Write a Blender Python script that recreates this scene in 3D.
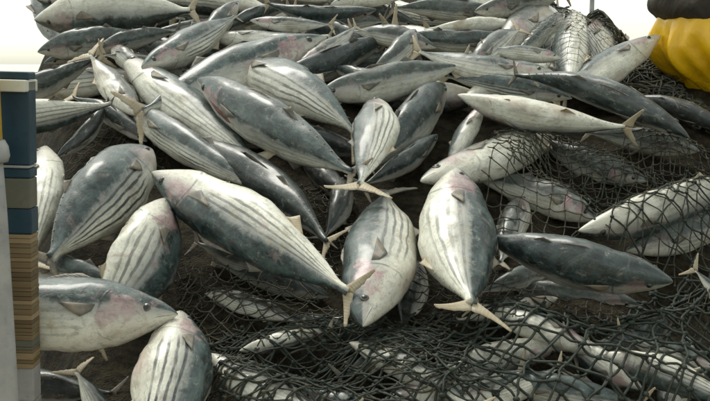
import bpy, bmesh, math, random
from mathutils import Vector, Matrix, noise
from mathutils.bvhtree import BVHTree
R = math.radians
random.seed(7)

# ------------------------------------------------------------------ camera
scene = bpy.context.scene
for o in list(bpy.data.objects): bpy.data.objects.remove(o)
col = scene.collection
CAMZ, PITCH, F = 1.25, R(8.0), 975.0
cam_d = bpy.data.cameras.new('camera'); cam = bpy.data.objects.new('camera', cam_d); col.objects.link(cam)
cam.location = (0, 0, CAMZ); cam.rotation_euler = (R(90) - PITCH, 0, 0)
cam_d.sensor_width = 36; cam_d.lens = F / 710 * 36; cam_d.clip_end = 5000; cam_d.clip_start = .05
scene.camera = cam
# ------------------------------------------------------------------ world, sun, exposure
SUN_EL, SUN_AZ = R(62), R(-35)          # azimuth measured from +Y (away from camera) towards +X
w = bpy.data.worlds.new('World'); scene.world = w; w.use_nodes = True
nt = w.node_tree; nt.nodes.clear()
sky = nt.nodes.new('ShaderNodeTexSky'); sky.sky_type = 'NISHITA'; sky.sun_disc = False
sky.sun_elevation = SUN_EL; sky.sun_rotation = SUN_AZ
sky.dust_density = 1.5; sky.air_density = 1.0; sky.ozone_density = 1.0
hs = nt.nodes.new('ShaderNodeHueSaturation'); hs.inputs['Saturation'].default_value = 0.22
tint = nt.nodes.new('ShaderNodeMix'); tint.data_type = 'RGBA'; tint.blend_type = 'MULTIPLY'
tint.inputs['Factor'].default_value = 1.0; tint.inputs['B'].default_value = (.98, 1.0, .87, 1)
bg = nt.nodes.new('ShaderNodeBackground'); bg.inputs['Strength'].default_value = 0.15
wo = nt.nodes.new('ShaderNodeOutputWorld')
nt.links.new(sky.outputs[0], hs.inputs['Color']); nt.links.new(hs.outputs[0], tint.inputs['A'])
nt.links.new(tint.outputs['Result'], bg.inputs['Color']); nt.links.new(bg.outputs[0], wo.inputs['Surface'])
sd = bpy.data.lights.new('sun', 'SUN'); sun = bpy.data.objects.new('sun', sd); col.objects.link(sun)
sd.energy = 1.1; sd.angle = R(24); sd.color = (1, .97, .90)
sdir = Vector((math.sin(SUN_AZ) * math.cos(SUN_EL), math.cos(SUN_AZ) * math.cos(SUN_EL), math.sin(SUN_EL)))
sun.rotation_euler = sdir.to_track_quat('Z', 'Y').to_euler(); sun.location = (0, 0, 8)
vs = scene.view_settings; vs.view_transform = 'Standard'; vs.look = 'None'; vs.gamma = 1; vs.use_curve_mapping = False
vs.exposure = 0.72

# ------------------------------------------------------------------ geometry of the place
RIGHT = Vector((1, 0, 0)); FWD = Vector((0, math.cos(PITCH), -math.sin(PITCH))); UP = Vector((0, math.sin(PITCH), math.cos(PITCH)))
CAM = Vector((0, 0, CAMZ)); SL = math.tan(R(25)); Z0 = CAMZ - 1.63
NRM = Vector((0, -math.sin(R(25)), math.cos(R(25)))); TDIR = Vector((0, math.cos(R(25)), math.sin(R(25))))
ORG = Vector((0, 0, Z0))
def ray(px, py): return FWD + RIGHT * ((px - 355) / F) - UP * ((py - 200.5) / F)
def surf(px, py, lift=0.0):
    """point of the heap's sloping face (raised by lift along its normal) seen in a direction"""
    d = ray(px, py); o = ORG + NRM * lift
    t = (o - CAM).dot(NRM) / d.dot(NRM)
    return CAM + d * t
def at(px, py, Y):
    d = ray(px, py); return CAM + d * (Y / d.y)
def plane_st(p):  q = p - ORG; return q.x, q.dot(TDIR)
def st_point(s, t, lift): return ORG + RIGHT * s + TDIR * t + NRM * lift

# ------------------------------------------------------------------ helpers
def tag(o, label=None, cat=None, group=None, kind=None):
    if label: o['label'] = label
    if cat: o['category'] = cat
    if group: o['group'] = group
    if kind: o['kind'] = kind
    return o
def mesh_obj(name, verts, faces, mat, parent=None, smooth=True, uvs=None):
    me = bpy.data.meshes.new(name); me.from_pydata([tuple(v) for v in verts], [], faces); me.update()
    if smooth: me.polygons.foreach_set('use_smooth', [True] * len(me.polygons))
    if uvs:
        ul = me.uv_layers.new(name='UVMap')
        for li, l in enumerate(me.loops): ul.data[li].uv = uvs[l.vertex_index]
    if mat: me.materials.append(mat)
    o = bpy.data.objects.new(name, me); col.objects.link(o)
    if parent: o.parent = parent
    return o
def empty(name, loc):
    o = bpy.data.objects.new(name, None); col.objects.link(o); o.location = loc; o.empty_display_size = .05; return o
def sstep(a, b, x):
    t = max(0, min(1, (x - a) / (b - a))); return t * t * (3 - 2 * t)
def tube(pts, rad, sides=5, V=None, Fc=None, closed_ends=True):
    """append a swept tube to V, Fc; rad is a number or a list"""
    n = len(pts); base = len(V)
    ref = None
    for i in range(n):
        a = pts[max(0, i - 1)]; b = pts[min(n - 1, i + 1)]; d = (b - a)
        if d.length < 1e-9: d = Vector((1, 0, 0))
        d.normalize()
        if ref is None:
            ref = d.orthogonal().normalized()
        ref = (ref - d * ref.dot(d))
        if ref.length < 1e-6: ref = d.orthogonal()
        ref.normalize(); q = d.cross(ref)
        r = rad[i] if isinstance(rad, (list, tuple)) else rad
        for k in range(sides):
            an = 2 * math.pi * k / sides
            V.append(pts[i] + (ref * math.cos(an) + q * math.sin(an)) * r)
    for i in range(n - 1):
        for k in range(sides):
            k2 = (k + 1) % sides
            Fc.append((base + i * sides + k, base + i * sides + k2, base + (i + 1) * sides + k2, base + (i + 1) * sides + k))
    if closed_ends:
        Fc.append(tuple(base + k for k in reversed(range(sides))))
        Fc.append(tuple(base + (n - 1) * sides + k for k in range(sides)))
def boxmesh(cx, cy, cz, sx, sy, sz, bev=0.004):
    bm = bmesh.new(); bmesh.ops.create_cube(bm, size=1)
    for v in bm.verts: v.co = Vector((v.co.x * sx, v.co.y * sy, v.co.z * sz))
    if bev: bmesh.ops.bevel(bm, geom=bm.edges[:], offset=bev, segments=2, profile=.6, affect='EDGES')
    for v in bm.verts: v.co += Vector((cx, cy, cz))
    return bm
def bm_obj(name, bm, mat, parent=None, smooth=False):
    me = bpy.data.meshes.new(name); bm.to_mesh(me); bm.free()
    if smooth: me.polygons.foreach_set('use_smooth', [True] * len(me.polygons))
    me.materials.append(mat); o = bpy.data.objects.new(name, me); col.objects.link(o)
    if parent: o.parent = parent
    return o

# ------------------------------------------------------------------ node material helper
class NM:
    def __init__(s, name):
        s.m = bpy.data.materials.new(name); s.m.use_nodes = True; s.t = s.m.node_tree; s.t.nodes.clear()
        s.out = s.t.nodes.new('ShaderNodeOutputMaterial'); s.b = s.t.nodes.new('ShaderNodeBsdfPrincipled')
        s.t.links.new(s.b.outputs[0], s.out.inputs['Surface'])
    def put(s, sock, v):
        if isinstance(v, bpy.types.NodeSocket): s.t.links.new(v, sock)
        elif v is not None:
            if sock.type == 'RGBA' and len(v) == 3: v = (*v, 1)
            sock.default_value = v
    def math(s, op, a, b=None, c=None):
        n = s.t.nodes.new('ShaderNodeMath'); n.operation = op
        s.put(n.inputs[0], a); s.put(n.inputs[1], b); s.put(n.inputs[2], c); return n.outputs[0]
    def add(s, a, b): return s.math('ADD', a, b)
    def sub(s, a, b): return s.math('SUBTRACT', a, b)
    def mul(s, a, b): return s.math('MULTIPLY', a, b)
    def step(s, x, a, b):
        n = s.t.nodes.new('ShaderNodeMapRange'); n.interpolation_type = 'SMOOTHSTEP'
        inv = a > b
        s.put(n.inputs['Value'], x); n.inputs['From Min'].default_value = min(a, b); n.inputs['From Max'].default_value = max(a, b)
        n.inputs['To Min'].default_value = 1 if inv else 0; n.inputs['To Max'].default_value = 0 if inv else 1
        return n.outputs[0]
    def mix(s, f, a, b, mode='MIX'):
        n = s.t.nodes.new('ShaderNodeMix'); n.data_type = 'RGBA'; n.blend_type = mode
        s.put(n.inputs['Factor'], f); s.put(n.inputs['A'], a); s.put(n.inputs['B'], b); return n.outputs['Result']
    def noise(s, vec, scale, detail=4, rough=.55, dist=0.0):
        n = s.t.nodes.new('ShaderNodeTexNoise'); s.put(n.inputs['Vector'], vec); n.inputs['Scale'].default_value = scale
        n.inputs['Detail'].default_value = detail; n.inputs['Roughness'].default_value = rough; n.inputs['Distortion'].default_value = dist
        return n.outputs['Fac']
    def coord(s, k='Object'):
        return s.t.nodes.new('ShaderNodeTexCoord').outputs[k]
    def scale(s, vec, sc, off=None):
        n = s.t.nodes.new('ShaderNodeMapping'); s.put(n.inputs['Vector'], vec); n.inputs['Scale'].default_value = sc
        if off is not None: s.put(n.inputs['Location'], off)
        return n.outputs[0]
    def bump(s, h, strength=.3, dist=.01):
        n = s.t.nodes.new('ShaderNodeBump'); s.put(n.inputs['Height'], h); n.inputs['Strength'].default_value = strength
        n.inputs['Distance'].default_value = dist; s.t.links.new(n.outputs[0], s.b.inputs['Normal'])
    def set(s, **k):
        for a, v in k.items(): s.put(s.b.inputs[a.replace('_', ' ')], v)
        return s.m

def fish_material():
    m = NM('fish_skin')
    uv = m.t.nodes.new('ShaderNodeUVMap'); uv.uv_map = 'UVMap'
    sp = m.t.nodes.new('ShaderNodeSeparateXYZ'); m.t.links.new(uv.outputs[0], sp.inputs[0])
    u, v = sp.outputs[0], sp.outputs[1]
    oi = m.t.nodes.new('ShaderNodeObjectInfo'); rnd = oi.outputs['Random']
    sc = m.t.nodes.new('ShaderNodeSeparateColor'); m.t.links.new(oi.outputs['Color'], sc.inputs[0])
    pale, pink, brown, stripe_k = sc.outputs[0], sc.outputs[1], sc.outputs[2], oi.outputs['Alpha']
    cb = m.t.nodes.new('ShaderNodeCombineXYZ'); m.put(cb.inputs[0], m.mul(rnd, 37.0)); m.put(cb.inputs[1], m.mul(rnd, 91.0)); m.put(cb.inputs[2], m.mul(rnd, 13.0))
    oc = m.coord()
    p = m.scale(oc, (1, 1, 1), cb.outputs[0]); pl = m.scale(oc, (.28, 1, 1), cb.outputs[0])
    n_big = m.noise(p, 7, 3); n_mid = m.noise(pl, 26, 4, .6); n_fine = m.noise(p, 90, 5, .65); n_long = m.noise(m.scale(oc, (.12, 1, 1), cb.outputs[0]), 60, 3)
    n_mot = m.noise(p, 34, 5, .7, .6)
    vv = m.add(v, m.add(m.mul(m.sub(n_mid, .5), .10), m.mul(m.sub(n_big, .5), .10)))
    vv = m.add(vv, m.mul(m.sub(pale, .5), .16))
    vh = m.add(vv, m.mul(m.step(u, .30, .10), .05))
    vh = m.add(vh, m.mul(m.sub(n_mot, .5), .16))
    back = m.step(vh, .50, .42)
    # flank and belly
    belly = m.mix(m.step(vv, .46, .70), (.30, .31, .29), (.74, .725, .62))
    belly = m.mix(m.mul(m.step(n_mot, .52, .68), .5), belly, (.40, .375, .30))
    belly = m.mix(m.mul(m.step(n_fine, .52, .70), .40), belly, (.34, .315, .24))
    belly = m.mix(m.mul(m.step(m.noise(p, 17, 4, .7), .56, .68), .38), belly, (.44, .38, .25))
    belly = m.mix(m.mul(m.step(n_big, .52, .70), m.mul(brown, .9)), belly, (.29, .22, .13))
    # dark back, mottled with slate and silver
    bk = m.mix(m.step(n_mot, .34, .66), (.013, .024, .025), (.070, .112, .108))
    bk = m.mix(m.mul(m.step(n_mid, .54, .75), .65), bk, (.20, .25, .245))
    bk = m.mix(m.mul(m.step(v, .16, .0), .6), bk, (.03, .036, .038))
    bk = m.mix(m.mul(brown, .55), bk, (.085, .07, .045))
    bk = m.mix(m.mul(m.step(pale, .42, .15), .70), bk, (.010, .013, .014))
    c = m.mix(back, belly, bk)
    # longitudinal stripes on the lower flank
    ph = m.mul(m.sub(m.add(v, m.add(m.mul(m.sub(n_mid, .5), .034), m.mul(m.sub(n_big, .5), .085))), m.add(.465, m.mul(rnd, .03))), m.add(10.5, m.mul(rnd, 4.5)))
    fr = m.math('ABSOLUTE', m.sub(m.math('FRACT', ph), .5))
    st = m.step(m.add(fr, m.mul(m.sub(n_long, .5), .22)), .25, .11)
    st = m.mul(st, m.mul(m.step(v, .47, .52), m.step(v, .84, .76)))
    st = m.mul(st, m.mul(m.step(m.add(u, m.mul(m.sub(v, .5), -.12)), .27, .36), m.step(u, .97, .88)))
    st = m.mul(st, m.add(.42, m.mul(m.step(m.noise(pl, 19, 4, .7), .36, .54), .58)))
    c = m.mix(m.mul(st, stripe_k), c, (.040, .048, .048))
    # head: paler, smoother cheek, pink bruise over the gill cover
    head = m.step(u, .265, .20)
    cheek = m.mul(head, m.step(vv, .34, .50))
    c = m.mix(m.mul(cheek, .35), c, (.52, .475, .40))
    du = m.mul(m.sub(u, .195), 10.5); dv = m.mul(m.sub(v, .46), 5.2)
    n_bl = m.noise(p, 24, 3, .6)
    rr = m.add(m.mul(du, du), m.mul(dv, dv))
    bl = m.mul(m.step(m.add(rr, m.add(m.mul(m.sub(n_bl, .5), 7.0), m.mul(m.sub(n_mot, .5), 3.5))), 1.0, .1), pink)
    c = m.mix(m.mul(bl, .72), c, m.mix(m.step(n_mot, .4, .62), (.47, .30, .30), (.27, .13, .15)))
    # a blush along the belly edge
    c = m.mix(m.mul(m.mul(m.step(n_big, .55, .66), m.step(v, .75, .95)), m.mul(pink, .5)), c, (.52, .33, .27))
    # gill-cover edge, mouth slit
    e = m.sub(v, .55)
    ue = m.sub(.258, m.mul(m.mul(e, e), .30))
    gl = m.mul(m.step(m.math('ABSOLUTE', m.sub(u, ue)), .007, .001), m.mul(m.step(v, .24, .34), m.step(v, .97, .88)))
    c = m.mix(m.mul(gl, m.mul(m.step(n_bl, .40, .62), .55)), c, (.05, .035, .03))
    ml = m.mul(m.step(m.math('ABSOLUTE', m.sub(v, m.add(.60, m.mul(u, .35)))), .022, .004), m.step(u, .070, .050))
    c = m.mix(m.mul(ml, .6), c, (.045, .03, .025))
    c = m.mix(m.mul(m.step(m.noise(pl, 14, 5, .75, 1.0), .57, .70), .40), c, (.16, .155, .13))
    n_scuff = m.noise(m.scale(oc, (.6, 1, 1), cb.outputs[0]), 52, 6, .78, .5); n_scar = m.noise(m.scale(oc, (.22, 1, 1), cb.outputs[0]), 85, 5, .75)
    c = m.mix(m.mul(m.step(n_scuff, .50, .63), .42), c, m.mix(.5, c, (.05, .05, .04), 'MULTIPLY'))
    c = m.mix(m.mul(m.step(n_scuff, .45, .32), .46), c, (.44, .435, .37))
    c = m.mix(m.mul(m.step(n_scar, .56, .67), .42), c, (.085, .085, .07))
    n_bru = m.noise(p, 15, 5, .72, .8)
    c = m.mix(m.mul(m.step(n_bru, .58, .68), m.mul(pink, .5)), c, (.40, .27, .25))
    c = m.mix(m.mul(m.step(n_bru, .42, .32), .4), c, m.mix(.5, c, (.24, .25, .24)))
    # slime, scuffs and specks of blood
    c = m.mix(m.mul(m.step(n_fine, .62, .78), .35), c, (.50, .47, .40))
    c = m.mix(m.mul(m.step(m.noise(p, 11, 2), .70, .78), m.mul(pink, .55)), c, (.20, .05, .04))
    m.set(Base_Color=c, Roughness=m.add(.24, m.mul(n_mot, .34)), Coat_Weight=.55, Coat_Roughness=.20, Specular_IOR_Level=.45)
    m.bump(m.add(m.add(m.mul(n_fine, .35), m.add(m.mul(n_long, .5), m.mul(n_scuff, 1.1))), m.add(m.mul(gl, -.7), m.mul(ml, -1.4))), .45, .004)
    return m.m
def fin_material(name, a, b):
    m = NM(name); oc = m.coord(); n = m.noise(oc, 30, 4); 
    uv = m.t.nodes.new('ShaderNodeUVMap'); uv.uv_map = 'UVMap'
    sp = m.t.nodes.new('ShaderNodeSeparateXYZ'); m.t.links.new(uv.outputs[0], sp.inputs[0])
    rays = m.math('ABSOLUTE', m.sub(m.math('FRACT', m.mul(sp.outputs[1], 11.0)), .5))
    c = m.mix(m.step(n, .35, .7), a, b); c = m.mix(m.mul(m.step(rays, .15, .05), .16), c, tuple(x * .45 for x in a))
    m.set(Base_Color=c, Roughness=.45, Subsurface_Weight=0.0); m.bump(m.add(m.mul(rays, .4), n), .5, .003); return m.m
def plain(name, a, b, scale=20, rough=.6, bump=.3, bdist=.004, spec=.4, stretch=(1, 1, 1), coat=0):
    m = NM(name); oc = m.scale(m.coord(), stretch); n = m.noise(oc, scale, 6, .62); f = m.noise(oc, scale * 7, 4)
    c = m.mix(m.step(n, .33, .68), a, b); c = m.mix(m.mul(m.step(f, .58, .75), .4), c, tuple(x * .55 for x in a))
    m.set(Base_Color=c, Roughness=m.add(rough - .1, m.mul(f, .2)), Specular_IOR_Level=spec, Coat_Weight=coat, Coat_Roughness=.15)
    m.bump(m.add(n, m.mul(f, .5)), bump, bdist); return m.m

M = {}
M['fish'] = fish_material()
M['fin_pale'] = fin_material('fin_tan', (.40, .325, .21), (.48, .42, .31))
M['fin_dark'] = fin_material('fin_slate', (.13, .125, .11), (.30, .25, .18))
M['eye'] = plain('eye_silver', (.11, .10, .075), (.05, .045, .035), 120, .25, .1, coat=.6)
M['pupil'] = plain('pupil_black', (.008, .008, .01), (.02, .02, .022), 60, .12, .05, coat=.8)
M['net'] = plain('net_twine', (.014, .019, .014), (.040, .050, .036), 35, .62, .6, .002)
M['net_brown'] = plain('net_twine_brown', (.030, .029, .019), (.085, .080, .055), 35, .7, .6, .002)
M['net_pale'] = plain('net_twine_pale', (.20, .20, .165), (.32, .31, .26), 35, .7, .5, .002)
M['bed'] = plain('wet_net_bed', (.016, .013, .007), (.062, .051, .030), 30, .75, 1.0, .03, .15)
M['deck'] = plain('deck_boards', (.20, .15, .10), (.30, .24, .17), 6, .7, .3, .004, stretch=(6, .4, 1))
M['navy'] = plain('navy_paint', (.011, .036, .056), (.018, .050, .074), 8, .45, .15, .002)
M['cream'] = plain('cream_paint', (.58, .57, .46), (.66, .64, .54), 10, .5, .15, .002)
M['olive'] = plain('olive_paint', (.10, .105, .075), (.145, .14, .10), 9, .6, .2, .002)
M['grey'] = plain('grey_concrete', (.30, .30, .29), (.40, .39, .37), 14, .8, .4, .003)
M['yellow_paint'] = plain('yellow_paint', (.62, .40, .05), (.70, .48, .08), 12, .5, .2, .002)
M['steel'] = plain('dull_steel', (.30, .31, .30), (.40, .40, .38), 18, .5, .1, .002)
WOOD = [plain('wood_tan', (.25, .18, .095), (.31, .23, .13), 7, .6, .3, .003, stretch=(.5, 3, 8)),
        plain('wood_brown', (.15, .105, .05), (.20, .145, .075), 7, .6, .3, .003, stretch=(.5, 3, 8)),
        plain('wood_dark', (.105, .072, .035), (.15, .10, .05), 7, .6, .3, .003, stretch=(.5, 3, 8))]

# ------------------------------------------------------------------ setting: sea, deck
def sea():
    m = NM('sea_water'); oc = m.coord(); h = m.add(m.noise(m.scale(oc, (.3, 1, 1)), 1.2, 5), m.mul(m.noise(oc, 6, 4), .3))
    m.set(Base_Color=(.05, .085, .085), Roughness=.12, Specular_IOR_Level=.5); m.bump(h, .5, .25)
    S = 2500
    tag(mesh_obj('sea', [(-S, -S, -1.4), (S, -S, -1.4), (S, S, -1.4), (-S, S, -1.4)], [(0, 1, 2, 3)], m.m, smooth=False), kind='structure')
sea()
deck = bm_obj('deck', boxmesh(.3, 2.2, -.75, 7.0, 7.6, 1.5, .03), M['deck']); tag(deck, kind='structure')

# ------------------------------------------------------------------ the net bag the catch lies on
def fbm(x, y, z=0, o=4): return noise.fractal(Vector((x, y, z)), 1.0, 2.0, o)
def bed_lift(s, t):
    """height of the net bed above the heap's mean face"""
    return -.03 + .035 * fbm(s * 3.1, t * 3.1, 2.7, 4) + .012 * fbm(s * 14, t * 14, 5.1, 3)
def bed_z(X, Y):
    z = Z0 + SL * Y
    s, t = X, Y / math.cos(R(25))
    z += bed_lift(s, t) / math.cos(R(25))
    crest = 4.15 - .50 * sstep(.72, .98, X) - .15 * sstep(-.9, -1.2, X)
    z -= 3.2 * max(0, Y - crest) ** 1.3 + .0
    lft = -.285 * Y - .02
    z -= 2.6 * max(0, lft - X) ** 1.2
    z -= 1.6 * max(0, X - 2.0) ** 1.2
    z -= 1.3 * max(0, 1.75 - Y) ** 1.15
    return max(z, -.02)
def build_bed():
    nx, ny = 190, 170; x0, x1, y0, y1 = -2.1, 2.7, .9, 5.1
    V = []; Fc = []
    for j in range(ny + 1):
        for i in range(nx + 1):
            X = x0 + (x1 - x0) * i / nx; Y = y0 + (y1 - y0) * j / ny
            V.append(Vector((X, Y, bed_z(X, Y))))
    for j in range(ny):
        for i in range(nx):
            a = j * (nx + 1) + i; Fc.append((a, a + 1, a + nx + 2, a + nx + 1))
    o = mesh_obj('net_bag', V, Fc, M['bed'])
    tag(o, 'dark brown wet net bag bulging up beneath the heaped fish', 'net bag')
    return V, Fc
BED = build_bed()

# ------------------------------------------------------------------ one tuna
PU = [0, .012, .035, .08, .15, .25, .40, .55, .70, .82, .90, .955, 1.0]
PT = [.003, .014, .030, .054, .082, .107, .124, .120, .098, .065, .037, .018, .018]
PB = [.003, .012, .026, .049, .078, .105, .128, .126, .099, .062, .034, .017, .018]
PW = [.003, .013, .025, .043, .064, .085, .100, .097, .076, .047, .027, .020, .011]
def interp(tab, u):
    for i in range(len(PU) - 1):
        if u <= PU[i + 1]:
            h = PU[i + 1] - PU[i]; t = (u - PU[i]) / h
            def sl(k):
                if k <= 0: return (tab[1] - tab[0]) / (PU[1] - PU[0])
                if k >= len(PU) - 1: return (tab[-1] - tab[-2]) / (PU[-1] - PU[-2])
                return (tab[k + 1] - tab[k - 1]) / (PU[k + 1] - PU[k - 1])
            m0, m1 = sl(i) * h, sl(i + 1) * h
            return (2 * t**3 - 3 * t**2 + 1) * tab[i] + (t**3 - 2 * t**2 + t) * m0 + (-2 * t**3 + 3 * t**2) * tab[i + 1] + (t**3 - t**2) * m1
    return tab[-1]
NU, NV = 56, 32
US = [((i / NU) ** 1.25) * .55 + (i / NU) * .45 for i in range(NU + 1)]
UNDER_V, UNDER_F = [], []      # world-space shapes a net may be draped over
FISH = []; SHAPES = {}
class Shape:
    """a tuna's surface: u along it, angle a from the back (0) to the belly (pi)"""
    def __init__(s, L, g, flat, bend, bendz, seed):
        s.L, s.g, s.flat, s.bend, s.bendz, s.seed = L, g, flat, bend, bendz, seed
    def centre(s, u):
        k = u - .5
        return Vector(((u - .5) * s.L, s.bend * s.L * (k * k - .1) * (1.0 if u > .2 else 1), s.bendz * s.L * (k * k - .1)))
    def pt(s, u, a, off=0.0):
        c = s.centre(u); g = s.g * s.L
        hz = (interp(PT, u) if math.cos(a) > 0 else interp(PB, u)) * g
        hy = interp(PW, u) * g * s.flat
        sv = abs(a if a <= math.pi else 2 * math.pi - a) / math.pi
        n = 1.0 + .022 * noise.noise(Vector((u * 34, math.cos(a) * 4.5, math.sin(a) * 4.5 + 2 * s.seed))) * min(1, u * 5) + .042 * noise.noise(Vector((u * 13, math.cos(a) * 2.5, math.sin(a) * 2.5 - s.seed))) * min(1, u * 6) + .13 * noise.noise(Vector((u * 5, math.cos(a) * 1.1, math.sin(a) * 1.1 + s.seed))) * min(1, u * 8)
        ue = .258 - .30 * (sv - .55) ** 2
        gi = .030 * sstep(ue - .09, ue - .005, u) * (1 - sstep(ue - .002, ue + .014, u)) * sstep(.2, .4, sv)
        r = n * (1 + gi)
        return c + Vector((0, math.sin(a) * (hy * r + off), math.cos(a) * (hz * r + off)))
def blade(name, outline_root, outline_tip, thick, mat, parent, n_across=3):
    """thin solid fin between a root line and a tip line (lists of points of equal length)"""
    V = []; uvs = []; Fc = []; n = len(outline_root)
    nrm = (outline_root[-1] - outline_root[0]).cross(outline_tip[n // 2] - outline_root[n // 2])
    nrm = nrm.normalized() if nrm.length > 1e-9 else Vector((0, 1, 0))
    for side in (1, -1):
        for k in range(n_across + 1):
            f = k / n_across
            for i in range(n):
                p = outline_root[i].lerp(outline_tip[i], f)
                V.append(p + nrm * (side * thick * (1 - .75 * f) * .5)); uvs.append((f, i / (n - 1)))
    half = n * (n_across + 1)
    for k in range(n_across):
        for i in range(n - 1):
            a = k * n + i; Fc.append((a, a + 1, a + n + 1, a + n)); b = a + half; Fc.append((b, b + n, b + n + 1, b + 1))
    def rim(seq):
        for a, b in zip(seq[:-1], seq[1:]): Fc.append((a, a + half, b + half, b))
    rim([i for i in range(n)]); rim([n_across * n + i for i in range(n)][::-1])
    rim([k * n for k in range(n_across + 1)][::-1]); rim([k * n + n - 1 for k in range(n_across + 1)])
    return mesh_obj(name, V, Fc, mat, parent, True, uvs)

def tuna(snout, tail, belly, tilt, lift, label, g=1.15, col4=(.5, .6, .2, .85), bend=None, under=False,
         tail_rot=None, tail_spread=1.0, tail_dark=False, group=None, pect=0.15, flat=1.0, fins=True):
    """snout, tail: directions (photo grid) of snout tip and tail base; lift: metres above the heap face for both;
    belly: direction of the belly in view; tilt: degrees the belly (+) or the back (-) is turned up to the viewer"""
    if not isinstance(lift, (tuple, list)): lift = (lift, lift)
    S = surf(*snout, lift[0]); T = surf(*tail, lift[1])
    mid = (S + T) / 2; L = (T - S).length; X = (T - S).normalized()
    c = (CAM - mid); c -= X * c.dot(X); c.normalize()
    b = RIGHT * belly[0] - UP * belly[1]; b -= X * b.dot(X); b -= c * b.dot(c); b.normalize()
    t = R(tilt); bv = b * math.cos(t) + c * math.sin(t)
    Z = -bv; Y = Z.cross(X)
    seed = len(FISH) * 3.7 + 1
    rg = random.Random(int(seed * 10))
    if bend is None: bend = rg.uniform(-.34, .34)
    g *= rg.uniform(.93, 1.05); flat *= rg.uniform(.82, 1.04)
    sh = Shape(L, g, flat, bend, rg.uniform(-.20, .20), seed)
    root = empty('tuna', mid); SHAPES[root.name] = (sh, 1 if Y.dot(c) > 0 else -1)
    root.matrix_world = Matrix.Translation(mid) @ Matrix((X, Y, Z)).transposed().to_4x4()
    V = []; uvs = []; Fc = []
    for u in US:
        for k in range(NV):
            a = 2 * math.pi * k / NV
            V.append(sh.pt(u, a)); uvs.append((u, (a if a <= math.pi else 2 * math.pi - a) / math.pi))
    for i in range(NU):
        for k in range(NV):
            k2 = (k + 1) % NV; Fc.append((i * NV + k, i * NV + k2, (i + 1) * NV + k2, (i + 1) * NV + k))
    Fc.append(tuple(reversed(range(NV)))); Fc.append(tuple(NU * NV + k for k in range(NV)))
    body = mesh_obj('body', V, Fc, M['fish'], root, True, uvs); body.color = col4
    if under:
        base = len(UNDER_V); mw = root.matrix_world
        UNDER_V.extend([mw @ v for v in V]); UNDER_F.extend([tuple(base + q for q in f) for f in Fc])
    fp = M['fin_dark'] if tail_dark else M['fin_pale']
    # tail fin: a crescent of two swept lobes
    cT = sh.centre(1.0); g2 = L * tail_spread * .86; bl = Vector((b.dot(X), b.dot(Y), b.dot(Z))); tr = math.atan2(bl.y, bl.z) + R(rg.uniform(-22, 22))
    dX = (sh.centre(1.0) - sh.centre(.95)).normalized()
    n = 12; rt = []; tp = []
    for sgn in (1, -1):
        rt = []; tp = []
        for i in range(n + 1):
            f = i / n
            lead = Vector((-.012 + .118 * f, 0, sgn * (.012 + .150 * f)))
            trail = Vector((.052 + .064 * f ** 1.1, 0, sgn * (-.004 + .158 * f)))
            def place(p):
                q = Vector((p.x, p.z * math.sin(tr) * .9 + 1.6 * p.z * p.z * math.sin(seed * 2 + sgn), p.z * math.cos(tr)))
                return cT - dX * (L * .012) + Vector((q.x, q.y, q.z)) * g2
            rt.append(place(lead)); rag = 1 + .22 * noise.noise(Vector((f * 7, sgn * 3, seed))) + .20 * noise.noise(Vector((f * 31, sgn * 5, seed)))
            trail = lead + (trail - lead) * rag; tp.append(place(trail))
        tf = blade('tail_fin', rt, tp, L * .006, fp, root)
    if not fins: 
        FISH.append(root); tag(root, label, 'fish', group); return root
    # eyes
    for sgn in (1, -1):
        a = sgn * math.pi * .43; u = .098
        p = sh.pt(u, a); d = Vector((-.12, sgn, .12)).normalized(); r = L * .0165
        bm = bmesh.new(); bmesh.ops.create_uvsphere(bm, u_segments=14, v_segments=8, radius=1)
        q = d.to_track_quat('Z', 'Y').to_matrix()
        for v in bm.verts: v.co = p + q @ Vector((v.co.x * r, v.co.y * r, v.co.z * r * .30)) - d * r * .08
        e = bm_obj('eye', bm, M['eye'], root, True)
        bm = bmesh.new(); bmesh.ops.create_uvsphere(bm, u_segments=12, v_segments=6, radius=1)
        for v in bm.verts: v.co = p + q @ Vector((v.co.x * r * .66, v.co.y * r * .66, v.co.z * r * .22)) + d * r * .18
        bm_obj('pupil', bm, M['pupil'], e, True)
    # pectoral fins folded along the flank
    for sgn in (1, -1):
        rt = []; tp = []
        for i in range(6):
            f = i / 5
            rt.append(sh.pt(.272 + .01 * f, sgn * math.pi * (.45 + .075 * f), -.001))
            q = sh.pt(.40 - .085 * f, sgn * math.pi * (.47 + .11 * f), L * pect * (.05 - .03 * f) + .0015)
            tp.append(q)
        blade('pectoral_fin', rt, tp, L * .007, M['fin_dark'], root)
    # dorsal and anal fins
    def ridge(name, u0, u1, ang, h, sweep, mat, pw=1.0, lean=0.0):
        rt = []; tp = []
        for i in range(9):
            f = i / 8; u = u0 + (u1 - u0) * f
            p = sh.pt(u, ang, -.002); up = Vector((0, lean, 1 if ang == 0 else -1))
            hh = h * L * ((1 - f) ** pw) * min(1, .35 + f * 5)
            rt.append(p); tp.append(p + up * hh + Vector((sweep * L * (1 - f * .6), 0, 0)))
        return blade(name, rt, tp, L * .006, mat, root)
    ridge('dorsal_fin', .31, .52, 0, .020, .05, M['fin_dark'], .8, rg.uniform(-.6, .6))
    ridge('second_dorsal_fin', .57, .66, 0, .032, .045, M['fin_dark'], 1.1)
    ridge('anal_fin', .62, .71, math.pi, .038, .045, fp, 1.1)
    ridge('pelvic_fin', .285, .33, math.pi, .02, .05, fp, 1.0, .3)
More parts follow.
